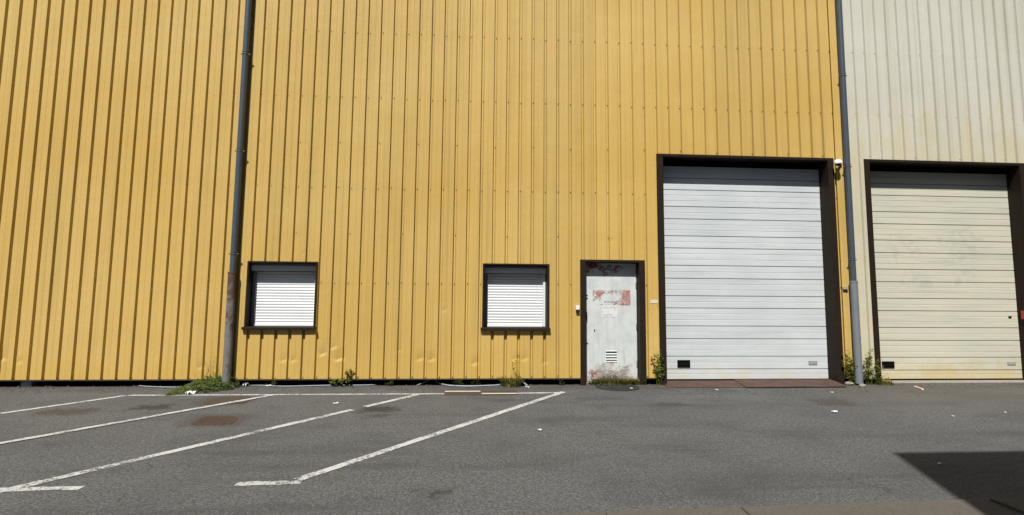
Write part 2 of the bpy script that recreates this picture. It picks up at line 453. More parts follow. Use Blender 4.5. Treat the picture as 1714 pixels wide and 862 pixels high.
def shutter_door_mat(name, a, b, dirt, low, low_h, smudges=()):
    k = NT(name)
    x, y, z = k.xyz()
    cl = k.noise(1.2, 5.0, 0.6, k.mapped((0.8, 1.0, 1.6)))
    c = k.mix(k.ramp(cl, 0.3, 0.7), a, b)
    sm = k.noise(3.0, 6.0, 0.7, k.mapped((0.22, 1.0, 8.0)))
    c = k.mix(k.math('MULTIPLY', k.ramp(sm, 0.46, 0.72), 0.42), c, dirt)
    sc = k.noise(26.0, 6.0, 0.75, k.mapped((0.4, 1.0, 2.6)))
    c = k.mix(k.math('MULTIPLY', k.ramp(sc, 0.5, 0.8), 0.35), c, dirt)
    wob = k.ramp(k.noise(3.0, 6.0, 0.7), 0.2, 0.8, -0.25, 0.25)
    for (xa, xb, za, zb_) in smudges:
        f = k.math('MULTIPLY', k.rect(x, z, xa, xb, za, zb_, 0.09, k.math('MULTIPLY', wob, 0.8)), k.ramp(k.noise(7.0, 5.0, 0.7), 0.42, 0.62))
        c = k.mix(k.math('MULTIPLY', f, 0.28), c, tuple(q*0.9 for q in dirt))
    c = k.mix(k.math('MULTIPLY', k.ramp(k.math('ADD', z, wob), 0.0, low_h, 1.0, 0.0), 0.7), c, low)
    k.bump(k.noise(1.6, 3.0, 0.5), 0.2, 0.015)
    M[name] = k.done(c, 0.42, 0.0, 0.4)
shutter_door_mat('white_panel', (0.66, 0.695, 0.705), (0.58, 0.62, 0.635), (0.42, 0.44, 0.43), (0.62, 0.60, 0.46), 0.22)
shutter_door_mat('cream_panel', (0.64, 0.62, 0.485), (0.58, 0.575, 0.475), (0.36, 0.36, 0.31), (0.57, 0.44, 0.18), 0.42, [(7.4, 8.1, 2.1, 2.55), (8.3, 9.2, 2.05, 2.6), (7.6, 8.2, 1.6, 1.85), (8.6, 8.9, 1.65, 1.85)])

# ------------------------------------------------------------------ ground
PI = math.pi
g = MB()
g.add([(-150, -150, 0), (150, -150, 0), (150, 150, 0), (-150, 150, 0)], [(0, 1, 2, 3)])
tag(g.build('ground', M['asphalt']), 'grey weathered asphalt yard in front of the warehouses', 'ground', kind='structure')

def kerb():
    mb = MB()
    ang = 0.034; x = -14.0
    ca, sa = math.cos(ang), math.sin(ang)
    o = Vector((1.0, -5.335, 0))
    rnd = random.Random(3)
    while x < 22:
        ln = 1.0
        x1 = x+ln-0.012
        if x < 2.9 < x1: x1 = 2.9
        sk = rnd.uniform(-0.03, 0.03)
        def P(a, b, z): return (o.x+a*ca-b*sa, o.y+a*sa+b*ca, z)
        h = 0.012+rnd.uniform(0, 0.006)
        mb.hexa([P(x, -0.45, -0.1), P(x1, -0.45, -0.1), P(x1+sk, 0, -0.1), P(x+sk, 0, -0.1)], [P(x, -0.45, h), P(x1, -0.45, h), P(x1+sk, 0, h), P(x+sk, 0, h)])
        x += ln
    return tag(mb.build('kerb', M['kerb_concrete'], bevel=0.006), 'flush row of brownish concrete kerb slabs edging the yard', 'kerb', kind='structure')
kerb()

# painted parking lines (4 mm above the asphalt)
TA = 0.7236
def strip(pts, w, z=0.004, seed=0, name='parking_line', mat='line_paint', label=None):
    """one painted stripe with slightly ragged edges along a polyline of ground points"""
    rnd = random.Random(seed)
    mb = MB()
    P = [Vector((a, b, 0)) for a, b in pts]
    for a, b in zip(P[:-1], P[1:]):
        d = (b-a); L = d.length; d.normalize(); n = Vector((-d.y, d.x, 0))
        k = max(2, int(L/0.05)); vs_ = []
        for i in range(k+1):
            p = a+d*(L*i/k)
            e1 = w/2+rnd.uniform(-0.006, 0.006)+0.008*mnoise.noise((p.x*4, p.y*4, 3.1)); e2 = w/2+rnd.uniform(-0.006, 0.006)+0.008*mnoise.noise((p.x*4, p.y*4, 9.7))
            vs_ += [(p.x+n.x*e1, p.y+n.y*e1, z), (p.x-n.x*e2, p.y-n.y*e2, z)]
        mb.add(vs_, [(2*i+1, 2*i+3, 2*i+2, 2*i) for i in range(k)])
    return tag(mb.build(name, M[mat]), label, 'parking line', 'white parking bay lines', kind='structure')
def bay(i, y): return (1.931-2.033*i+TA*y, y)
strip([(-4.66, -0.70), (-0.27, -0.70)], 0.078, seed=1, label='white line along the wall foot at the head of the bays')
strip([(0.80, -0.69), (1.45, -0.655)], 0.078, seed=2, label='short white line piece right of the two brown covers')
strip([bay(0, -0.60), bay(0, -4.50)], 0.094, 0.0055, 3, label='slanted white bay line furthest right')
strip([(-1.28, -4.56), (-1.78, -4.58)], 0.092, seed=4, label='short white end mark of the right bay line')
strip([bay(1, -0.75), bay(1, -1.60)], 0.088, 0.0055, 5, label='upper piece of the second slanted bay line, beside a dark tar patch')
strip([bay(1, -1.78), bay(1, -4.75)], 0.094, 0.0055, 6, label='long lower piece of the second slanted bay line')
strip([(-2.92, -4.61), (-4.1, -4.63)], 0.092, seed=7, label='white end mark crossing the second bay line')
strip([bay(2, -0.75), bay(2, -6.0)], 0.088, 0.0095, 8, label='slanted white bay line beside the rusty square cover')
strip([bay(3, -0.72), bay(3, -4.6)], 0.082, 0.0055, 9, label='slanted white bay line furthest left')

# ------------------------------------------------------------------ cladding
PITCH = 0.21
def profile(x0, x1, off, extra, soft=False):
    """list of (x, y) across the sheet: flat pan, steep narrow groove, shallow stiffener"""
    pts = []
    k0 = math.floor((x0-off)/PITCH)-1; k1 = math.ceil((x1-off)/PITCH)+1
    for k in range(k0, k1+1):
        gx = off+k*PITCH
        if soft: pts += [(gx-0.012, 0.0), (gx-0.001, 0.036), (gx+0.030, 0.036), (gx+0.043, 0.0)]
        else: pts += [(gx-0.010, 0.0), (gx-0.001, 0.046), (gx+0.032, 0.046), (gx+0.043, 0.0)]
        a, b = gx+0.043, gx+PITCH-0.010
        for t in (0.16, 0.32): pts.append((a+(b-a)*t, 0.0))
        m = a+(b-a)*0.46
        pts += [(m-0.004, 0.0), (m, 0.0028), (m+0.004, 0.0)]
        for t in (0.64, 0.82): pts.append((a+(b-a)*t, 0.0))
    pts.sort()
    def yat(x):
        for (xa, ya), (xb, yb) in zip(pts[:-1], pts[1:]):
            if xa <= x <= xb: return ya+(yb-ya)*(x-xa)/max(1e-9, xb-xa)
        return 0.0
    out = [(x0, yat(x0)), (x1, yat(x1))] + [p for p in pts if x0+0.002 < p[0] < x1-0.002]
    for e in extra:
        if x0 < e < x1:
            out = [p for p in out if abs(p[0]-e) > 0.002] + [(e, yat(e))]
    out.sort()
    return out

# dents where vehicles bumped the sheets: x, z, half width, height above the crease, depth
DENTS = [(-7.05, 0.43, 0.07, 0.16, 0.020), (-6.88, 0.42, 0.07, 0.14, 0.016), (-6.62, 0.38, 0.04, 0.06, 0.008), (-2.77, 0.40, 0.07, 0.10, 0.012), (-2.62, 0.40, 0.05, 0.08, 0.012),
         (-2.18, 0.50, 0.06, 0.12, 0.018), (-2.02, 0.60, 0.07, 0.14, 0.014), (-1.93, 0.42, 0.08, 0.13, 0.020), (-0.68, 0.42, 0.06, 0.10, 0.014), (-0.50, 0.41, 0.06, 0.10, 0.014),
         (0.18, 0.35, 0.06, 0.09, 0.014), (0.82, 0.42, 0.06, 0.10, 0.014), (0.98, 0.42, 0.06, 0.10, 0.012), (-0.32, 1.18, 0.04, 0.05, 0.007), (-1.0, 0.55, 0.05, 0.12, 0.008),
         (-4.0, 0.30, 0.06, 0.10, 0.010), (1.30, 0.36, 0.05, 0.10, 0.010), (2.4, 2.32, 0.05, 0.05, 0.006), (-2.55, 2.05, 0.03, 0.04, 0.005)]
def dent(x, z):
    d = 0.0
    for dx, dz, hw, hh, dp in DENTS:
        if abs(x-dx) < 2*hw and dz-0.09 < z < dz+hh*1.75:
            fx = math.exp(-((x-dx)/hw)**2*1.2)
            zz = z-(dz+0.012*math.sin((x-dx)*40))
            fz = max(0.0, 1-zz/(hh*1.5))**1.5 if zz >= 0 else max(0.0, 1+zz/0.045)
            d += 0.85*dp*fx*fz
    return d

def clad(name, x0, x1, z0, z1, off, holes, mat, parent, screws, seed):
    extra = [h[0] for h in holes]+[h[1] for h in holes]
    soft = mat == 'cream_paint'
    pr = profile(x0, x1, off, extra, soft)
    zs = [z0, z1]
    z = z0
    while z < 0.80: zs.append(z); z += 0.0125
    zs += [1.14, 1.16, 1.18, 1.2, 1.22, 1.24, 1.28, 2.03, 2.05, 2.07, 2.1, 2.3, 2.32, 2.34, 2.38]
    zs += [z0+i*0.5 for i in range(1, 40) if z0+i*0.5 < z1]
    for h in holes: zs += [h[2], h[3]]
    zs = sorted(q for q in zs if z0 <= q <= z1)
    zz = [zs[0]]
    for q in zs[1:]:
        if q-zz[-1] > 0.004: zz.append(q)
    hz = [h[2] for h in holes]+[h[3] for h in holes]
    zz = sorted(set([q for q in zz if all(abs(q-e) > 0.006 for e in hz)] + [e for e in hz if z0 <= e <= z1]))
    n = len(pr); vs_ = []; used = {}; fs = []
    for q in zz:
        for (x, y) in pr:
            wv = 0.0022*mnoise.noise((x*1.7+seed, q*0.8, 0.3))
            vs_.append((x, y+dent(x, q)+wv, q))
    for j in range(len(zz)-1):
        zc = (zz[j]+zz[j+1])/2
        for i in range(n-1):
            xc = (pr[i][0]+pr[i+1][0])/2
            if any(h[0] < xc < h[1] and h[2] < zc < h[3] for h in holes): continue
            fs.append((j*n+i, j*n+i+1, (j+1)*n+i+1, (j+1)*n+i))
    mb = MB(); mb.add(vs_, fs)
    o = mb.build(name, M[mat], parent)
    # fixing screws in the groove floors
    sb = MB(); rnd = random.Random(seed)
    k0 = math.ceil((x0-off)/PITCH); k1 = math.floor((x1-0.05-off)/PITCH)
    for zrow, every, ph in screws:
        for k in range(k0, k1+1):
            if (k+ph) % every: continue
            x = off+k*PITCH+0.027
            zr = zrow+rnd.uniform(-0.012, 0.012)
            if any(h[0]-0.03 < x < h[1]+0.03 and h[2]-0.03 < zr < h[3]+0.03 for h in holes): continue
            yf = 0.036 if soft else 0.046
            if soft: x -= 0.004
            sb.tube([(x, yf, zr), (x, yf-0.002, zr)], 0.0085, 10)
            sb.tube([(x, yf-0.002, zr), (x, yf-(0.009 if soft else 0.013), zr)], 0.0060, 6, False)
    so = sb.build('fixing_screws', M['cream_screw' if soft else 'screw_steel'], o)
    so['kind'] = 'stuff'
    return o

WALL_TOP = 8.2
OFF = 0.017
yw = empty('yellow_warehouse', (0, 0, 0))
tag(yw, 'yellow ribbed metal warehouse with two shuttered windows and a tall white door', 'warehouse')
HOLE_W1 = (-3.392, -2.31, 0.866, 1.921)
HOLE_W2 = (0.285, 1.367, 0.866, 1.927)
HOLE_D = (1.872, 2.95, 0.0, 2.008)
HOLE_B1 = (3.19, 6.292, 0.0, 3.805)
SX = 6.462
SCREWS = [(5.736, 1, 0), (4.62, 1, 0), (3.123, 1, 0), (3.86, 3, 1), (2.38, 4, 1), (1.60, 1, 0), (0.135, 1, 0)]
clad('cladding', -16.0, SX, 0.113, WALL_TOP, OFF, [HOLE_W1, HOLE_W2, HOLE_D, HOLE_B1], 'yellow_paint', yw, SCREWS, 5)

cw = empty('cream_warehouse', (7, 0, 0))
tag(cw, 'cream ribbed metal clad warehouse with a yellowed sectional door, adjoining the yellow one', 'warehouse')
def rel(o, parent):
    o.location = o.location - parent.location
    o.parent = parent
    return o
HOLE_B2 = (6.845, 9.835, 0.0, 3.805)
cl2 = clad('cladding', SX+0.004, 22.0, 0.085, WALL_TOP, 6.532, [HOLE_B2], 'cream_paint', None, [(5.736, 1, 0), (4.62, 1, 0), (3.87, 2, 0)], 11)
rel(cl2, cw)

# cores, roofs, cap flashings
def core(parent, x0, x1):
    b = MB(); b.box(x0, x1, 0.34, 24.0, 0.0, WALL_TOP-0.25)
    rel(b.build('wall', M['plinth_concrete']), parent)
    b = MB(); b.box(x0-0.0, x1, 0.06, 24.1, WALL_TOP-0.24, WALL_TOP-0.12)
    rel(b.build('roof', M['roof_felt']), parent)
    b = MB(); b.box(x0, x1, -0.03, 0.055, WALL_TOP+0.002, WALL_TOP+0.03); b.box(x0, x1, -0.03, -0.012, WALL_TOP-0.15, WALL_TOP)
    rel(b.build('cap_flashing', M['dark_flashing']), parent)
core(yw, -16.0, SX)
core(cw, SX+0.004, 22.0)

# base flashing: thin lip under the cladding
b = MB()
for a, c in ((-16.0, HOLE_D[0]), (HOLE_D[1], HOLE_B1[0]), (HOLE_B1[1], SX)):
    b.box(a, c, -0.006, 0.05, 0.096, 0.110)
b.build('base_flashing', M['dark_flashing'], yw)
b = MB()
for a, c in ((SX+0.01, HOLE_B2[0]), (HOLE_B2[1], 22.0)):
    b.box(a, c, -0.006, 0.05, 0.068, 0.082)
rel(b.build('base_flashing', M['dark_flashing']), cw)
# flat yellow corner strip beside the tall door
b = MB(); b.box(6.335, SX, -0.012, -0.002, 0.118, WALL_TOP-0.2)
b.build('corner_trim', M['yellow_paint'], yw)
b = MB(); b.box(SX+0.004, 6.60, -0.010, -0.002, 0.09, WALL_TOP-0.2)
rel(b.build('corner_trim', M['cream_paint']), cw)

# ------------------------------------------------------------------ windows
def lining(hole, wl, wr, wt, depth, bottom=False):
    """folded steel lining: thin face flange and the deep reveal behind it"""
    x0, x1, z0, z1 = hole
    m = MB()
    y0 = -0.014
    m.box(x0, x0+wl, y0, 0.045, z0, z1); m.box(x1-wr, x1, y0, 0.045, z0, z1)
    m.box(x0+wl, x1-wr, y0, 0.045, z1-wt, z1)
    m.box(x0+wl-0.012, x0+wl, 0.045, depth, z0, z1-wt); m.box(x1-wr, x1-wr+0.012, 0.045, depth, z0, z1-wt)
    m.box(x0+wl-0.012, x1-wr+0.012, 0.045, depth, z1-wt, z1-wt+0.012)
    if bottom:
        m.box(x0+wl-0.012, x1-wr+0.012, 0.045, depth, z0-0.012, z0)
    return m
def window(hole, glabel):
    x0, x1, z0, z1 = hole
    w = lining(hole, 0.028, 0.034, 0.024, 0.30, True).build('window', M['brown_steel'], yw, bevel=0.002)
    if glabel: w['label'] = glabel
    m = MB()
    m.hexa([(x0-0.022, -0.055, z0-0.004), (x1+0.012, -0.055, z0-0.004), (x1+0.012, 0.04, z0+0.004), (x0-0.022, 0.04, z0+0.004)],
           [(x0-0.022, -0.055, z0+0.036), (x1+0.012, -0.055, z0+0.036), (x1+0.012, 0.04, z0+0.044), (x0-0.022, 0.04, z0+0.044)])
    m.box(x0+0.03, x1-0.036, 0.042, 0.29, z0+0.01, z0+0.04)
    m.build('sill', M['brown_steel'], w, bevel=0.003)
    # shutter housing with a chamfered nose
    bx0, bx1 = x0+0.032, x1-0.038
    m = MB()
    sec = [(0.085, 1.775), (0.085, 1.855), (0.115, 1.893), (0.295, 1.893), (0.295, 1.775)]
    vs_ = [(xx, a, c) for xx in (bx0, bx1) for a, c in sec]
    m.add(vs_, [(0, 1, 2, 3, 4), (9, 8, 7, 6, 5)] + [(i+5, (i+1) % 5+5, (i+1) % 5, i) for i in range(5)])
    m.build('shutter_box', M['box_pvc'], w, bevel=0.004)
    for a, c in ((bx0+0.004, bx0+0.055), (bx1-0.042, bx1-0.004)):
        m = MB(); m.box(a, c, 0.165, 0.245, z0+0.045, 1.773)
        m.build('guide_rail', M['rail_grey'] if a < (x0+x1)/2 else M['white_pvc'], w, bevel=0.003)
    # curtain of convex slats
    m = MB(); s0 = z0+0.052; s1 = 1.772; n = 19; ph = (s1-s0)/n
    cx0, cx1 = bx0+0.056, bx1-0.043
    prof = []
    for i in range(n):
        for t, d in ((0.0, 0.014), (0.10, 0.004), (0.28, 0.0), (0.5, -0.002), (0.72, 0.0), (0.88, 0.006)):
            prof.append((s0+ph*(i+t), 0.198+d*0.6))
    prof.append((s1, 0.214))
    vs_ = [(xx, y, z) for z, y in prof for xx in (cx0, cx1)]
    m.add(vs_, [(2*i, 2*i+1, 2*i+3, 2*i+2) for i in range(len(prof)-1)])
    m.build('shutter_curtain', M['white_pvc'], w)
    m = MB(); m.box(cx0+0.003, cx1-0.003, 0.188, 0.222, z0+0.04, s0+0.012)
    m.build('bottom_bar', M['white_pvc'], w, bevel=0.003)
    return w
window(HOLE_W1, 'window with white roller shutter, nearest the rusted downpipe')
window(HOLE_W2, 'window with white roller shutter, between wall and door')

# ------------------------------------------------------------------ white steel door
def service_door():
    x0, x1, z0, z1 = HOLE_D
    fr = lining(HOLE_D, 0.088, 0.098, 0.040, 0.26)
    lx0, lx1 = x0+0.088, x1-0.098
    leaf = MB()
    leaf.box(lx0+0.028, lx1-0.006, 0.142, 0.188, 0.035, z1-0.05)
    d = leaf.build('door', M['door_paint'], yw, bevel=0.004)
    fr.build('door_frame', M['brown_steel'], d, bevel=0.002)
    m = MB(); m.box(lx0+0.002, lx0+0.026, 0.125, 0.20, 0.0, z1-0.042); m.box(lx1-0.005, lx1-0.001, 0.125, 0.20, 0.0, z1-0.042)
    m.build('door_stop', M['brown_steel'], d)
    # louvred vent: four dark slots under pressed hoods
    m = MB()
    for i, zz in enumerate((0.507, 0.463, 0.420, 0.378)):
        m.box(2.325, 2.503, 0.1395, 0.1415, zz-(0.010 if i else 0.013), zz+(0.006 if i else 0.010))
    v = m.build('vent', M['black_rubber'], d)
    m = MB()
    for zz in (0.523, 0.475, 0.432, 0.390, 0.352):
        m.hexa([(2.32, 0.135, zz-0.006), (2.508, 0.135, zz-0.006), (2.508, 0.1415, zz-0.006), (2.32, 0.1415, zz-0.006)],
               [(2.32, 0.136, zz-0.003), (2.508, 0.136, zz-0.003), (2.508, 0.1415, zz+0.010), (2.32, 0.1415, zz+0.010)])
    m.build('louvre_slat', M['door_paint'], v)
    for zz in (1.79, 1.60, 0.92, 0.32):
        m = MB(); m.tube([(lx1-0.012, 0.132, zz-0.045), (lx1-0.012, 0.132, zz+0.045)], 0.010, 10)
        m.build('hinge', M['clip_steel'], d)
    m = MB(); m.box(lx0+0.030, lx0+0.048, 0.104, 0.141, 1.035, 1.16); m.box(lx0+0.030, lx0+0.042, 0.085, 0.104, 1.06, 1.15)
    m.build('handle', M['black_rubber'], d, bevel=0.003)
    for zz, r in ((1.425, 0.011), (1.375, 0.012), (0.645, 0.011)):
        m = MB(); m.tube([(lx0+0.055, 0.142, zz), (lx0+0.055, 0.137, zz)], r, 10); m.build('bolt', M['black_rubber'], d)
    m = MB(); m.box(2.130, 2.146, 0.138, 0.1415, 0.835, 0.872); m.build('keyhole', M['black_rubber'], d)
    m = MB(); m.add([(2.11, 0.1395, 1.268), (2.742, 0.1395, 1.268), (2.742, 0.1395, 1.512), (2.11, 0.1395, 1.512)], [(0, 1, 2, 3)])
    st = m.build('sticker', M['torn_sticker'], d); st['label'] = 'torn red and white sticker remains'
    m = MB(); m.box(2.262, 2.52, 0.1395, 0.1412, 1.075, 1.262)
    nt = m.build('paper_notice', M['paper_notice'], d)
    m = MB()
    rnd = random.Random(4)
    for i, zz in enumerate((1.235, 1.222, 1.10, 1.114)):
        x = 2.285
        while x < (2.50 if i < 2 else 2.42):
            w = rnd.uniform(0.012, 0.04); m.box(x, min(x+w, 2.51), 0.1385, 0.1394, zz-0.003, zz+0.003); x += w+0.008
    m.build('faded_lettering', M['faded_ink'], nt)
    m = MB(); x = 2.30
    while x < 2.53:
        w = rnd.uniform(0.012, 0.035); m.box(x, x+w, 0.1370, 0.1388, 1.318, 1.332); x += w+0.007
    m.build('faded_lettering', M['faded_ink'], st)
    m = MB(); m.box(lx0+0.01, lx1, 0.06, 0.33, 0.0, 0.033)
    m.build('threshold', M['slab_concrete'], d, bevel=0.005)
service_door()

# ------------------------------------------------------------------ sectional doors
def sectional(hole, seams, zb, parent, mat, lbl, marks):
    x0, x1, z0, z1 = hole
    fr = lining(hole, 0.098, 0.105, 0.045, 0.335)
    lx0, lx1 = x0+0.100, x1-0.107
    ys = 0.262
    m = MB()
    prof = [(zb, ys+0.03), (zb, ys)]
    edges = [zb]+sorted(seams)+[3.655]
    for a, c in zip(edges[:-1], edges[1:]):
        h = c-a
        ng = 3 if h > 0.25 else 2
        prof += [(a+0.007, ys+0.016), (a+0.011, ys)] if a > zb else []
        for i in range(1, ng):
            q = a+h*(i/ng)+0.004
            prof += [(q-0.006, ys), (q-0.0015, ys+0.0042), (q+0.0015, ys+0.0042), (q+0.006, ys)]
        prof += [(c-0.005, ys), (c-0.001, ys+0.016)]
    vs_ = []
    nx = 30
    for z, y in prof:
        for i in range(nx+1):
            x = lx0+(lx1-lx0)*i/nx
            vs_.append((x, y+0.003*mnoise.noise((x*1.3, z*2.5, 2.0+x0)), z))
    w = nx+1
    m.add(vs_, [(j*w+i, j*w+i+1, (j+1)*w+i+1, (j+1)*w+i) for j in range(len(prof)-1) for i in range(nx)])
    d = rel(m.build('sectional_door', M[mat]), parent)
    d['label'] = lbl
    fr.build('door_frame', M['brown_steel'], d, bevel=0.002)
    m = MB(); m.box(lx0, lx1, ys+0.034, ys+0.06, 3.60, z1-0.046); m.build('gap_shade_strip', M['black_rubber'], d)  # black strip standing in for the shade of the open gap above the leaf
    m = MB(); m.box(lx0, lx1, ys+0.004, ys+0.04, zb-0.028, zb-0.002); m.build('bottom_seal', M['black_rubber'], d)
    m = MB()
    for s in seams: m.box(lx0, lx1, ys+0.020, ys+0.024, s-0.012, s+0.012)
    m.build('panel_joint', M['black_rubber'], d)
    hx0, hx1, hz0, hz1 = marks[0]
    # recessed pull: dark frame round a black pocket with a grip bar
    m = MB()
    m.box(hx0, hx1, ys-0.012, ys-0.001, hz1-0.016, hz1); m.box(hx0, hx1, ys-0.012, ys-0.001, hz0, hz0+0.016)
    m.box(hx0, hx0+0.014, ys-0.012, ys-0.001, hz0+0.016, hz1-0.016); m.box(hx1-0.014, hx1, ys-0.012, ys-0.001, hz0+0.016, hz1-0.016)
    m.box(hx0+0.014, hx1-0.014, ys-0.003, ys-0.001, hz0+0.016, hz1-0.016)
    m.box(hx0+0.014, hx1-0.014, ys-0.009, ys-0.003, hz0+0.030, hz0+0.036)
    m.build('pull_handle', M['black_rubber'], d, bevel=0.002)
    qx0, qx1, qz0, qz1 = marks[1]
    m = MB(); m.box(qx0, qx1, ys-0.006, ys-0.001, qz0, qz1)
    pl = m.build('plate', M['zinc_plate'], d, bevel=0.002)
    m = MB(); m.box(qx0+0.012, qx1-0.012, ys-0.0085, ys-0.006, (qz0+qz1)/2+0.003, (qz0+qz1)/2+0.016); m.box(qx0+0.02, qx1-0.03, ys-0.0085, ys-0.006, (qz0+qz1)/2-0.014, (qz0+qz1)/2-0.006)
    m.build('plate_lettering', M['faded_ink'], pl)
    return d
S1 = [3.443, 3.238, 2.948, 2.734, 2.441, 2.233, 1.937, 1.718, 1.425, 1.220, 0.921, 0.710, 0.420, 0.211]
sectional(HOLE_B1, S1, 0.052, yw, 'white_panel', 'tall white sectional door with horizontal panels', [(3.56, 3.778, 0.243, 0.362), (5.845, 5.998, 0.280, 0.347)])
S2 = [3.431, 3.220, 2.925, 2.711, 2.421, 2.202, 1.913, 1.696, 1.409, 1.195, 0.908, 0.689, 0.401, 0.185]
d2 = sectional(HOLE_B2, S2, 0.045, cw, 'cream_panel', 'yellowed cream sectional door stained orange at its foot', [(7.155, 7.377, 0.225, 0.337), (9.463, 9.615, 0.268, 0.323)])
m = MB(); m.box(9.552, 9.606, 0.252, 0.261, 1.086, 1.116); m.build('lock', M['black_rubber'], d2)
m = MB(); m.box(HOLE_B2[0]+0.02, HOLE_B2[1]-0.02, 0.03, 0.335, 0.0, 0.017)
rel(m.build('threshold', M['slab_concrete'], None, bevel=0.004), cw)

# steel ramp plates in front of the tall door
def ramp(pts_back, pts_front, zb, zf, label):
    (ax, ay), (bx, by) = pts_back; (cx, cy), (dx, dy) = pts_front
    m = MB(); t = 0.010
    m.hexa([(cx, cy, zf-t), (dx, dy, zf-t), (bx, by, zb-t), (ax, ay, zb-t)], [(cx, cy, zf), (dx, dy, zf), (bx, by, zb), (ax, ay, zb)])
    p = m.build('ramp_plate', M['rust_plate'], bevel=0.002, loc=((cx+dx)/2, cy, 0))
    return tag(p, label, 'ramp plate', 'steel ramp plates')
ramp([(3.30, 0.22), (4.62, 0.22)], [(3.20, -0.27), (4.53, -0.31)], 0.034, 0.011, 'brown steel ramp plate lying under the left half of the tall white door')
ramp([(4.52, 0.24), (6.22, 0.22)], [(4.45, -0.345), (6.12, -0.33)], 0.046, 0.022, 'longer brown steel ramp plate under the right half of the tall white door')

# ------------------------------------------------------------------ downpipes
def downpipe(x, zj, r_up, r_low, zbot, lowmat, clips, label, skew=0.0):
    root = empty('downpipe', (x, -0.10, 0))
    tag(root, label, 'downpipe', 'downpipes on the wall')
    X, Y = x, -0.105
    m = MB()
    m.tube([(X, Y, zj-0.12), (X+skew*0.3, Y, 3.0), (X+skew, Y, WALL_TOP+0.1)], r_up, 20)
    rel(m.build('upper_pipe', M['pipe_slate']), root)
    m = MB()
    m.tube([(X+0.004, Y, zbot), (X, Y, zj-0.03)], r_low, 20)
    m.tube([(X, Y, zj-0.032), (X, Y, zj+0.0)], r_low+0.004, 20)
    rel(m.build('lower_pipe', M[lowmat]), root)
    for zc in clips:
        m = MB()
        xx = X+skew*max(0, (zc-3.0))/5.0
        m.tube([(xx, Y, zc-0.014), (xx, Y, zc-0.003)], r_up+0.006, 20)
        m.tube([(xx, Y, zc+0.022), (xx, Y, zc+0.030)], r_up+0.005, 20)
        for s in (-1, 1):
            m.box(xx+s*(r_up+0.016)-0.012, xx+s*(r_up+0.016)+0.012, Y-0.006, Y+0.006, zc-0.017, zc)
        m.box(xx-0.008, xx+0.008, Y+r_up, 0.034, zc-0.015, zc-0.003)
        rel(m.build('clip', M['clip_steel']), root)
    return root
r1 = downpipe(-3.575, 1.748, 0.046, 0.062, 0.0, 'rusted_iron', [5.239, 3.655, 2.034], 'slate grey downpipe with a rusted lower length standing in weeds, left of both windows')
r2 = downpipe(6.478, 1.704, 0.046, 0.060, 0.03, 'grey_iron', [5.254, 3.652, 2.063], 'slate grey downpipe with a pale grey lower length, between the two tall doors')
m = MB(); m.box(6.335, 6.42, -0.05, -0.013, 1.560, 1.572); m.box(6.335, 6.42, -0.02, -0.013, 1.572, 1.60)
rel(m.build('bracket', M['zinc_plate']), r2)

# ------------------------------------------------------------------ small wall fittings
cam_ = empty('security_camera', (6.345, -0.014, 3.70))
tag(cam_, 'small white dome security camera at the top right corner of the tall door', 'security camera')
m = MB(); m.tube([(6.40, -0.014, 3.72), (6.40, -0.05, 3.72)], 0.030, 16); m.tube([(6.40, -0.04, 3.72), (6.345, -0.10, 3.735)], 0.018, 12)
rel(m.build('bracket', M['camera_white']), cam_)
m = MB(); m.ball((6.30, -0.125, 3.70), 0.066, 20, 8, (1, 1, 0.95), -0.10, 1.0); m.tube([(6.30, -0.125, 3.683), (6.30, -0.125, 3.700)], 0.068, 20)
rel(m.build('housing', M['camera_white']), cam_)
m = MB(); m.ball((6.30, -0.125, 3.690), 0.052, 16, 8, (1, 1, 0.9), -1.0, 0.0)
rel(m.build('lens_dome', M['black_glass']), cam_)

bell = empty('doorbell', (1.826, -0.02, 1.21))
tag(bell, 'small white doorbell box with dark underside left of the white door', 'doorbell')
m = MB(); m.box(1.796, 1.858, -0.035, -0.002, 1.195, 1.262); rel(m.build('housing', M['camera_white'], None, 0.006), bell)
m = MB(); m.box(1.800, 1.854, -0.045, -0.002, 1.158, 1.1935); rel(m.build('push_button', M['brown_steel'], None, 0.004), bell)

m = MB(); m.box(3.028, 3.160, -0.006, -0.002, 1.305, 1.360)
lab = tag(m.build('wall_label', M['label_cream'], bevel=0.0015), 'small peeling cream label on the yellow strip between the doors', 'label')

rb = empty('red_box', (9.68, 0.08, 1.05))
tag(rb, 'red box on the brown jamb of the cream door, cut by the picture edge', 'box')
m = MB(); m.box(9.700, 9.728, 0.05, 0.17, 1.07, 1.215); rel(m.build('body', M['red_paint'], None, 0.006), rb)
m = MB(); m.box(9.706, 9.722, 0.044, 0.049, 1.15, 1.19); rel(m.build('lid', M['black_rubber'], None, 0.001), rb)

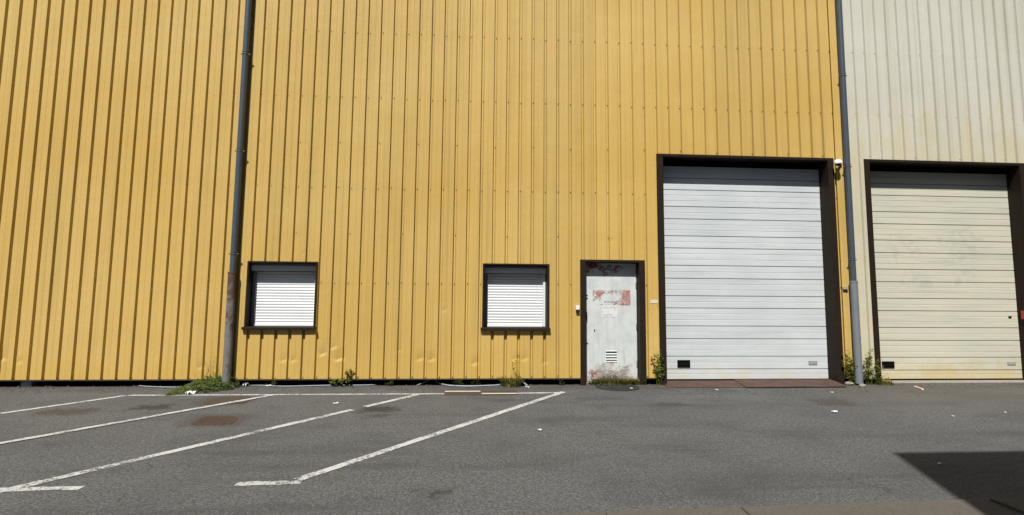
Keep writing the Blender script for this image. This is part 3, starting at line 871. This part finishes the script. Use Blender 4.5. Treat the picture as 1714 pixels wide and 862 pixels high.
# ------------------------------------------------------------------ covers set into the asphalt
def quad_cover(pts, z, mat, label, name='drain_cover', frame=True, bars=0, cat='cover'):
    cx = sum(p[0] for p in pts)/4; cy = sum(p[1] for p in pts)/4
    root = empty(name, (cx, cy, 0))
    tag(root, label, cat, 'rusty covers set in the asphalt')
    def sc(p, k): return (cx+(p[0]-cx)*k, cy+(p[1]-cy)*k)
    m = MB(); q = [sc(p, 0.90) for p in pts]
    if frame:
        m.hexa([(a, b, -0.02) for a, b in q], [(a, b, z) for a, b in q])
    else:
        rn = random.Random(int(cx*100)); ring = []
        for i in range(4):
            a, b = pts[i], pts[(i+1) % 4]
            for j in range(9):
                t = j/9
                kx = 0.95+rn.uniform(-0.045, 0.03)-(0.15 if j == 0 else 0.06 if j in (1, 8) else 0)
                ring.append(sc((a[0]+(b[0]-a[0])*t, a[1]+(b[1]-a[1])*t), kx))
        n_ = len(ring)
        m.add([(a, b, -0.02) for a, b in ring]+[(a, b, z) for a, b in ring], [tuple(range(n_, 2*n_))]+[(i, (i+1) % n_, (i+1) % n_+n_, i+n_) for i in range(n_)])
    if bars:
        for i in range(bars):
            t0 = (i+0.25)/bars; t1 = (i+0.72)/bars
            def L(a, b, t): return (a[0]+(b[0]-a[0])*t, a[1]+(b[1]-a[1])*t)
            e = [L(q[0], q[1], t0), L(q[0], q[1], t1), L(q[3], q[2], t1), L(q[3], q[2], t0)]
            e = [(cx+(a-cx)*0.86, cy+(b-cy)*0.86) for a, b in e]
            m.hexa([(a, b, z-0.001) for a, b in e], [(a, b, z+0.002) for a, b in e])
    rel(m.build('lid', M[mat]), root)
    if frame:
        m = MB(); o_ = pts; n_ = [sc(p, 0.925) for p in pts]
        for i in range(4):
            j = (i+1) % 4
            m.hexa([(*o_[i], -0.02), (*o_[j], -0.02), (*n_[j], -0.02), (*n_[i], -0.02)], [(*o_[i], z+0.002), (*o_[j], z+0.002), (*n_[j], z+0.002), (*n_[i], z+0.002)])
        rel(m.build('cover_frame', M['rust_plate']), root)
    return root
quad_cover([(-3.06, -2.56), (-2.56, -2.55), (-2.63, -2.08), (-3.10, -2.06)], 0.004, 'rust_cover', 'rusty square cover between two slanted bay lines', bars=14, frame=False)
quad_cover([(-3.42, -1.40), (-2.86, -1.36), (-2.86, -0.82), (-3.40, -0.84)], 0.0065, 'brown_cover', 'brown metal cover near the weeds, crossed by a bay line', frame=False)
pa = quad_cover([(-0.265, -0.81), (0.262, -0.81), (0.262, -0.50), (-0.265, -0.50)], 0.006, 'brown_cover', 'brown cover with a painted line along its upper edge', bars=0)
pb = quad_cover([(0.272, -0.83), (0.79, -0.83), (0.79, -0.50), (0.272, -0.50)], 0.006, 'brown_cover', 'brown cover with a painted line along its lower edge', bars=0)
def cover_line(x0, x1, y, parent):
    m = MB(); m.add([(x0, y-0.042, 0.0105), (x1, y-0.042, 0.0105), (x1, y+0.042, 0.0105), (x0, y+0.042, 0.0105)], [(0, 1, 2, 3)])
    rel(m.build('painted_stripe', M['line_paint_cream']), parent)
cover_line(-0.262, 0.260, -0.548, pa)
cover_line(0.275, 0.787, -0.735, pb)

mh = empty('manhole_cover', (2.42, -0.20, 0))
tag(mh, 'round dark iron manhole cover at the foot of the white door', 'manhole cover')
def disc(name, mat, r, z, rings, parent, cx=2.42, cy=-0.20):
    m = MB(); m.tube([(cx, cy, -0.02), (cx, cy, z)], r, 48, False)
    for a, b_ in rings:
        vs_ = []; n = 48
        for i in range(n):
            q = 2*PI*i/n
            for rr, zz in ((a, z), (a, z+0.006), (b_, z+0.006), (b_, z)): vs_.append((cx+rr*math.cos(q), cy+rr*math.sin(q), zz))
        m.add(vs_, [(4*i+k, 4*((i+1) % n)+k, 4*((i+1) % n)+k+1, 4*i+k+1) for i in range(n) for k in range(3)])
    return rel(m.build(name, M[mat]), parent)
disc('lid', 'iron_lid', 0.27, 0.008, [(0.10, 0.14), (0.19, 0.22)], mh)
m = MB(); vs_ = []; n = 56
for i in range(n):
    q = 2*PI*i/n
    for rr, zz in ((0.275, -0.02), (0.275, 0.012), (0.34, 0.012), (0.34, -0.02)): vs_.append((2.42+rr*math.cos(q), -0.20+rr*math.sin(q), zz))
m.add(vs_, [(4*i+k, 4*((i+1) % n)+k, 4*((i+1) % n)+k+1, 4*i+k+1) for i in range(n) for k in range(3)])
rel(m.build('cover_frame', M['iron_lid']), mh)

# ------------------------------------------------------------------ weeds
def rand_dir(rnd, up=0.3):
    a = rnd.uniform(0, 2*PI); z = rnd.uniform(-0.1, 1.0)*up*2
    return Vector((math.cos(a), math.sin(a), z)).normalized()

def mat_weed():
    """low spreading weed around the foot of the rusted pipe"""
    rnd = random.Random(21)
    root = empty('weed_clump', (-3.85, -0.2, 0))
    tag(root, 'broad low green weed mat around the foot of the rusted downpipe', 'weed')
    f = MB()
    blobs = [(-3.66, -0.12, 0.22, 0.23), (-3.82, -0.16, 0.23, 0.23), (-3.54, -0.06, 0.15, 0.18), (-3.96, -0.26, 0.20, 0.15), (-4.06, -0.44, 0.15, 0.08), (-3.74, -0.36, 0.20, 0.14),
             (-3.56, -0.24, 0.14, 0.12), (-3.95, -0.54, 0.16, 0.07), (-3.90, -0.02, 0.20, 0.21), (-4.10, -0.62, 0.10, 0.04), (-3.64, 0.04, 0.18, 0.22)]
    for bx, by, br, bh in blobs:
        for i in range(int(2300*br)):
            a = rnd.uniform(0, 2*PI); rr = br*math.sqrt(rnd.random())
            x, y = bx+rr*math.cos(a), by+rr*math.sin(a)
            if y > 0.10: continue
            top = bh*(1-(rr/br)**2*0.75)*(0.75+0.5*mnoise.noise((x*9, y*9, 1.0)))
            z = max(0.006, top*rnd.uniform(0.45, 1.05))
            f.leaf((x, y, z), rand_dir(rnd, 0.35), (rnd.uniform(-.4, .4), rnd.uniform(-.6, .2), 1), rnd.uniform(0.022, 0.045), rnd.uniform(0.012, 0.022))
    rel(f.build('foliage', M['mat_green']), root)
    s = MB()
    for i in range(22):
        x = rnd.uniform(-4.0, -3.48); y = rnd.uniform(-0.18, 0.04); h = rnd.uniform(0.22, 0.55)
        lx, ly = rnd.uniform(-.09, .09), rnd.uniform(-.05, .03)
        s.tube([(x, y, 0.02), (x+lx*0.4, y+ly*0.4, h*0.5), (x+lx, y+ly, h)], [0.0014, 0.001, 0.0007], 4)
        for j in range(6):
            t = rnd.uniform(0.5, 1); s.leaf((x+lx*t, y+ly*t, h*t), rand_dir(rnd, 0.5), (0, 0, 1), 0.018, 0.006)
    rel(s.build('dry_stalks', M['dry_stem']), root)
mat_weed()

def stem_plant(name, x, y, label, cat, stems, leaf=(0.03, 0.07), lw=0.4, mat='leaf_green', lp=16, seed=0, top=0.3, fill=1.0, group=None):
    """upright plant: thin bent stems carrying pointed leaves; stems = (dx, dy, height, lean x, lean y)"""
    rnd = random.Random(seed)
    root = empty(name, (x, y, 0)); tag(root, label, cat, group)
    s = MB(); f = MB()
    for dx, dy, h, lx, ly in stems:
        pts = [(x+dx+lx*(t**1.6), y+dy+ly*(t**1.6), 0.005+h*t) for t in (0, 0.25, 0.5, 0.75, 1.0)]
        s.tube(pts, [0.004, 0.0036, 0.003, 0.0022, 0.0012], 5)
        for i in range(int(lp*fill*max(0.35, h/0.5))):
            t = rnd.uniform(top, 1.0)
            k = min(3, int(t*4)); tt = t*4-k
            p = Vector(pts[k]).lerp(Vector(pts[k+1]), tt)
            d = rand_dir(rnd, 0.45)
            ln = rnd.uniform(*leaf)
            f.leaf(p+d*rnd.uniform(0, 0.02), d, (0, -0.3, 1), ln, ln*lw)
    rel(s.build('stems', M[mat]), root); rel(f.build('foliage', M[mat]), root)
    return root

# broad leaved plant in the gap
stem_plant('weed', -1.83, 0.01, 'leafy green weed with two upright shoots growing from the wall gap, below the left dents', 'weed',
           [(0.03, 0, 0.25, 0.02, -0.03), (0.05, -0.01, 0.22, 0.05, -0.02), (-0.12, -0.01, 0.13, -0.06, -0.02), (-0.15, 0, 0.10, -0.03, -0.05), (-0.06, -0.01, 0.09, 0.02, -0.04)],
           leaf=(0.05, 0.09), lw=0.42, lp=46, seed=2, top=0.2)
# small ones in the dark gap
for i, (x, w_) in enumerate(((-2.96, 'small dark weed in the gap under the left window'), (-1.15, 'tiny weed in the wall gap right of the leafy weed'), (-0.05, 'tiny weed in the wall gap left of the yellow flowers'), (0.22, 'small weed in the wall gap beside the looping hose'), (1.62, 'tiny weed in the wall gap left of the white door'))):
    rnd = random.Random(40+i)
    stem_plant('weed', x, 0.04, w_, 'weed', [(rnd.uniform(-.08, .08), rnd.uniform(-.03, .02), rnd.uniform(.05, .11), rnd.uniform(-.04, .04), -.03) for _ in range(6)],
               leaf=(0.02, 0.04), lw=0.5, lp=24, seed=50+i, top=0.2, mat='mat_green', group='small weeds in the wall gap')

def tuft(name, x, y, label, n, h, spread, seed, mat='grass_green', flowers=0, parts=True, w=0.006, wx=1.0):
    rnd = random.Random(seed)
    root = empty(name, (x, y, 0)); tag(root, label, 'weed')
    f = MB()
    for i in range(n):
        a = rnd.uniform(0, 2*PI); r0 = spread*0.45*math.sqrt(rnd.random())
        bx, by = x+r0*math.cos(a)*wx, y+r0*math.sin(a)
        hh = h*rnd.uniform(0.35, 1.0); out = rnd.uniform(0.1, 0.9)*hh
        d = Vector((math.cos(a), math.sin(a)*0.7, 0))
        s = Vector((-math.sin(a), math.cos(a), 0))*w*rnd.uniform(0.7, 1.5)
        p0 = Vector((bx, by, 0.0)); p1 = p0+d*out*0.35+Vector((0, 0, hh*0.6)); p2 = p0+d*out+Vector((0, 0, hh*rnd.uniform(0.55, 1.0)))
        f.add([p0-s*0.6, p0+s*0.6, p1+s, p1-s, p2], [(0, 1, 2, 3), (3, 2, 4)], True)
    rel(f.build('foliage', M[mat]), root)
    if flowers:
        st = MB()
        for i in range(flowers):
            bx, by = x+rnd.uniform(-.05, .13), y+rnd.uniform(-.03, .03); hh = rnd.uniform(0.22, 0.66); lx = rnd.uniform(-.13, .12)
            st.tube([(bx, by, 0.02), (bx+lx*0.3, by-0.01, hh*0.5), (bx+lx, by-0.015, hh)], [0.0018, 0.0013, 0.0008], 4)
            for j in range(4):
                t = rnd.uniform(0.35, 0.9); st.leaf((bx+lx*t*t, by-0.012, hh*t), rand_dir(rnd, 0.6), (0, 0, 1), 0.03, 0.006)
            fl = MB()
            for j in range(7):
                c = Vector((bx+lx+rnd.uniform(-.012, .012), by-0.015+rnd.uniform(-.01, .01), hh*rnd.uniform(0.9, 1.02)))
                fl.leaf(c, rand_dir(rnd, 0.5), (0, -0.4, 1), 0.014, 0.012)
            rel(fl.build('flower', M['yellow_flower']), root)
        rel(st.build('flower_stalks', M['grass_green']), root)
    return root
tuft('flowering_weed', 0.76, -0.05, 'grass tuft with tall thin yellow flowered stalks below the right window', 420, 0.20, 0.34, 5, flowers=7)
# door threshold grass
tuft('grass_tuft', 2.42, 0.06, 'row of short yellow green grass along the foot of the white door', 800, 0.135, 0.22, 8, w=0.006, wx=3.9)
tuft('grass_tuft', 2.82, 0.03, 'taller grass tuft in the right corner of the white door', 150, 0.13, 0.14, 9, w=0.006)
def dry_clump():
    rnd = random.Random(77)
    root = empty('dry_weed', (2.42, 0.09, 0)); tag(root, 'straggly dry brown weed clump leaning on the foot of the white door', 'weed')
    f = MB()
    for i in range(230):
        bx = rnd.uniform(2.12, 2.72); by = rnd.uniform(0.04, 0.10)
        hh = rnd.uniform(0.06, 0.27)*(1-abs(bx-2.42)*1.1); lx = rnd.uniform(-0.22, 0.22); 
        st = [(bx, by, 0.003), (bx+lx*0.4, by+0.005, hh*0.65), (bx+lx, by-0.01, hh*rnd.uniform(0.6, 1.0))]
        f.tube(st, [0.0020, 0.0017, 0.0009], 4)
        if rnd.random() < 0.5: f.leaf(st[1], rand_dir(rnd, 0.3), (0, -0.4, 1), rnd.uniform(0.03, 0.06), 0.008)
    rel(f.build('foliage', M['straw']), root)
dry_clump()
# plant left of the big door
stem_plant('weed', 3.13, -0.03, 'tall leafy weed climbing the strip between the white door and the tall door', 'weed',
           [(0, 0, 0.52, -0.02, -0.03), (0.03, 0, 0.56, 0.03, -0.04), (-0.02, 0, 0.44, -0.08, -0.03), (0.05, 0, 0.34, 0.06, -0.05), (0, 0, 0.48, 0.0, -0.03), (0.02, 0, 0.25, -0.06, -0.05)],
           leaf=(0.022, 0.05), lw=0.5, lp=34, seed=12, top=0.25)
# plants round the right pipe
stem_plant('weed', 6.40, -0.04, 'leafy weed on the yellow strip left of the pale downpipe foot', 'weed',
           [(-.02, 0, .48, -.09, -.04), (0, 0, .56, -.05, -.04), (-.04, 0, .36, -.1, -.05), (.02, 0, .42, 0, -.05), (0, 0, .30, -.06, -.07), (.03, -.02, .34, .02, -.06)],
           leaf=(0.03, 0.065), lw=0.48, lp=40, seed=14, top=0.3)
stem_plant('weed', 6.68, -0.06, 'bushy weed right of the pale downpipe foot, before the cream strip', 'weed',
           [(-.05, 0, .50, .02, -.05), (0, 0, .58, .05, -.04), (.05, 0, .42, .09, -.06), (.1, 0, .30, .1, -.06), (-.03, -.02, .33, -.03, -.08), (.03, 0, .25, .12, -.1), (.12, 0, .18, .14, -.1), (.2, 0, .12, .12, -.06), (0, 0, .4, 0, -.05)],
           leaf=(0.03, 0.065), lw=0.45, lp=38, seed=15, top=0.2)
tuft('grass_tuft', 6.95, -0.05, 'low green grass at the left foot of the cream door', 160, 0.11, 0.3, 17, w=0.006)
stem_plant('weed', 9.70, -0.03, 'small weed at the right jamb of the cream door, cut by the picture edge', 'weed',
           [(0, 0, .26, -.03, -.03), (.03, 0, .22, .02, -.03), (-.04, 0, .14, -.04, -.03)], leaf=(0.03, 0.06), lp=30, seed=18, top=0.2)

# ------------------------------------------------------------------ hoses, crumbs, litter
def hose(pts, r, label, mat='hose_blue'):
    P = [Vector(p) for p in pts]; out = []
    for i in range(len(P)-1):
        p0, p1, p2, p3 = P[max(i-1, 0)], P[i], P[i+1], P[min(i+2, len(P)-1)]
        for k in range(8):
            t = k/8
            out.append(0.5*((2*p1)+(p2-p0)*t+(2*p0-5*p1+4*p2-p3)*t*t+(3*p1-p0-3*p2+p3)*t**3))
    out.append(P[-1])
    m = MB(); m.tube(out, r, 8)
    return tag(m.build('hose', M[mat], loc=tuple(P[0])), label, 'hose', 'pale hoses along the wall foot')
hose([(-5.0, 0.10, 0.012), (-4.75, -0.02, 0.012), (-4.5, -0.08, 0.012), (-4.2, -0.09, 0.012), (-3.95, -0.02, 0.012)], 0.008, 'pale hose lying left of the weed mat')
hose([(-3.45, 0.06, 0.012), (-3.1, 0.04, 0.012), (-2.75, -0.05, 0.012), (-2.4, -0.02, 0.012), (-2.0, 0.03, 0.012), (-1.6, 0.02, 0.012), (-1.35, 0.06, 0.012)], 0.008, 'long pale hose lying under the left window')
hose([(-0.46, 0.20, 0.07), (-0.38, 0.10, 0.03), (-0.25, -0.02, 0.014), (0.0, -0.11, 0.012), (0.3, -0.09, 0.012), (0.55, -0.02, 0.012), (0.74, 0.02, 0.03)], 0.012, 'pale blue hose sagging in a loop beside the flowering weed')
hose([(0.80, 0.0, 0.03), (0.92, -0.02, 0.06), (1.0, -0.10, 0.02), (0.98, -0.14, 0.012)], 0.012, 'short curved hose end right of the flowering weed')
hose([(-0.72, -0.02, 0.01), (-0.62, 0.08, 0.04), (-0.52, 0.16, 0.06)], 0.008, 'thin grey tube end poking from the wall gap')

m = MB(); m.box(-6.62, -6.47, 0.06, 0.20, 0.0, 0.085)
tag(m.build('foundation_block', M['blue_block'], bevel=0.015), 'small blue grey block wedged in the gap under the far left cladding', 'block')

def rubble():
    rnd = random.Random(33); m = MB()
    for i in range(1500):
        x = rnd.uniform(-8.5, 10.5); y = rnd.triangular(-0.55, 0.28, 0.06)
        if 3.2 < x < 6.3 and y > -0.4: y = rnd.uniform(-0.9, -0.42)
        s = rnd.uniform(0.004, 0.013)*(1.6 if rnd.random() < 0.06 else 1)
        c = Vector((x, y, s*0.5))
        a = rnd.uniform(0, PI)
        vs_ = []
        for dz in (-0.5, 0.6):
            for k in range(5):
                q = a+2*PI*k/5; rr = s*rnd.uniform(0.7, 1.2)*(1 if dz < 0 else 0.7)
                vs_.append(c+Vector((rr*math.cos(q), rr*math.sin(q), dz*s)))
        m.add(vs_, [(0, 1, 2, 3, 4)[::-1], (5, 6, 7, 8, 9)]+[(k, (k+1) % 5, (k+1) % 5+5, k+5) for k in range(5)])
    tag(m.build('gravel', M['pebble']), 'loose grit and crumbs along the wall foot', 'gravel', kind='stuff')
rubble()

def leaf_litter():
    rnd = random.Random(91); m = MB()
    spots = [rnd.uniform(-8, 10) for _ in range(26)]
    for i in range(900):
        x = rnd.choice(spots)+rnd.gauss(0, 0.16); y = rnd.triangular(-0.28, 0.26, 0.10)
        if 3.2 < x < 6.3 and y > -0.36: continue
        m.leaf((x, y, rnd.uniform(0.004, 0.016)), (rnd.uniform(-1, 1), rnd.uniform(-1, 1), rnd.uniform(-.1, .4)), (rnd.uniform(-.3, .3), rnd.uniform(-.3, .3), 1), rnd.uniform(0.012, 0.034), rnd.uniform(0.006, 0.016))
    tag(m.build('leaf_litter', M['straw']), 'dry leaf crumbs gathered along the wall foot', 'leaf litter', kind='stuff')
leaf_litter()

def scrap(x, y, w, d, label, seed, mat='litter_white', h=0.012):
    """crumpled bit of paper"""
    rnd = random.Random(seed); m = MB(); n = 4; vs_ = []
    a = rnd.uniform(0, PI)
    for j in range(n+1):
        for i in range(n+1):
            u, v = (i/n-0.5)*w, (j/n-0.5)*d
            vs_.append((x+u*math.cos(a)*1.0-v*math.sin(a)+rnd.uniform(-.06, .06)*w, y+u*math.sin(a)+v*math.cos(a)+rnd.uniform(-.06, .06)*d, 0.005+rnd.random()*h))
    k = len(vs_); vs2 = [(p[0], p[1], p[2]+0.0025) for p in vs_]
    q = n+1
    top = [(k+j*q+i, k+j*q+i+1, k+(j+1)*q+i+1, k+(j+1)*q+i) for j in range(n) for i in range(n)]
    bot = [(j*q+i, (j+1)*q+i, (j+1)*q+i+1, j*q+i+1) for j in range(n) for i in range(n)]
    m.add(vs_+vs2, top+bot)
    return tag(m.build('litter', M[mat], loc=(x, y, 0)), label, 'litter', 'scraps of white litter on the asphalt')
scrap(4.76, -2.12, 0.10, 0.06, 'white paper scrap on the asphalt in front of the crumbled brown patch', 1)
scrap(5.58, -0.79, 0.035, 0.03, 'white scrap near the right end of the ramp plates', 2)
scrap(0.85, -2.94, 0.04, 0.03, 'small white scrap alone on the asphalt right of the bay lines', 3)
scrap(-3.84, -0.66, 0.12, 0.09, 'crumpled white paper at the front edge of the weed mat', 4, h=0.05)
scrap(-3.45, -0.20, 0.09, 0.06, 'white scrap at the right edge of the weed mat', 5, h=0.03)
scrap(-3.33, 0.03, 0.08, 0.05, 'larger white scrap behind the rusted pipe foot, by the wall gap', 6, h=0.07)
scrap(-2.98, 0.02, 0.10, 0.04, 'flat white scrap by the hose below the left window', 7, h=0.02)
scrap(4.33, -4.35, 0.045, 0.025, 'pale scrap inside the building shadow', 8)
scrap(6.09, -2.45, 0.04, 0.022, 'pale scrap on the asphalt left of the dark oil stain', 9)
scrap(6.97, -2.27, 0.03, 0.02, 'pale scrap on the asphalt above the dark oil stain', 10)
scrap(2.60, -0.36, 0.07, 0.04, 'white scrap on the rim of the round manhole cover', 11)
scrap(3.90, -0.52, 0.09, 0.03, 'curled pale scrap in front of the left ramp plate', 12)
scrap(-1.67, -1.38, 0.07, 0.03, 'white scrap between the wall line and the broken bay line', 13)
scrap(0.99, -0.21, 0.06, 0.05, 'pale scrap right of the flowering weed', 14)
m = MB(); m.hexa([(7.19, -0.58, 0.002), (7.235, -0.57, 0.002), (7.295, -0.32, 0.002), (7.25, -0.31, 0.002)], [(7.195, -0.56, 0.02), (7.23, -0.56, 0.02), (7.285, -0.33, 0.024), (7.255, -0.32, 0.024)])
tag(m.build('wood_piece', M['wood_pale'], bevel=0.003, loc=(7.28, -0.5, 0)), 'pale yellow splinter of wood on the asphalt before the cream door', 'wood')

# broken stones at the right pipe foot
for i, (x, y, s, lb) in enumerate(((6.32, -0.10, 0.055, 'grey broken stone left of the pale downpipe foot'), (6.44, -0.24, 0.045, 'brown broken stone in front of the pale downpipe foot'))):
    rnd = random.Random(60+i); m = MB()
    m.ball((x, y, s*0.45), s, 9, 6, (1.3, 0.9, 0.6))
    m.v = [(a+rnd.uniform(-.2, .2)*s, b+rnd.uniform(-.2, .2)*s, max(0.001, c+rnd.uniform(-.15, .15)*s)) for a, b, c in m.v]
    m.s = [False]*len(m.s)
    tag(m.build('stone', M['slab_concrete'], loc=(x, y, 0)), lb, 'stone')

# ------------------------------------------------------------------ building across the yard, whose corner shades the asphalt
def across():
    h = 9.0; d = h/1.5
    x0 = 4.17-0.325*d; y0 = -3.97-d
    root = empty('office_building', (x0, y0, 0))
    tag(root, 'brown flat roofed building across the yard behind the viewer, shading the asphalt', 'building')
    m = MB(); m.box(x0, x0+26, y0-12, y0, 0, h)
    rel(m.build('wall', M['low_bounce_render']), root)
    m = MB(); m.box(x0-45, x0-0.01, y0-12, y0-7.5, 0, 8.5); rel(m.build('sky_blocker_wing', M['low_bounce_render']), root)  # unseen wing added to block sky light and deepen the yard's shadows
    m = MB(); m.box(x0-0.0, x0+26, y0-12, y0, h+0.002, h+0.03); rel(m.build('roof', M['roof_felt']), root)
    for fl in (1.0, 4.0, 6.7):
        for k in range(6):
            xx = x0+1.6+k*3.6
            m = MB(); m.box(xx, xx+1.5, y0+0.002, y0+0.05, fl, fl+0.06); m.box(xx, xx+1.5, y0+0.002, y0+0.05, fl+1.44, fl+1.5)
            m.box(xx, xx+0.06, y0+0.002, y0+0.05, fl+0.06, fl+1.44); m.box(xx+1.44, xx+1.5, y0+0.002, y0+0.05, fl+0.06, fl+1.44)
            w = rel(m.build('window', M['white_pvc']), root)
            m = MB(); m.box(xx+0.06, xx+1.44, y0+0.004, y0+0.02, fl+0.06, fl+1.44); m.build('pane', M['glass_dark'], w)
across()
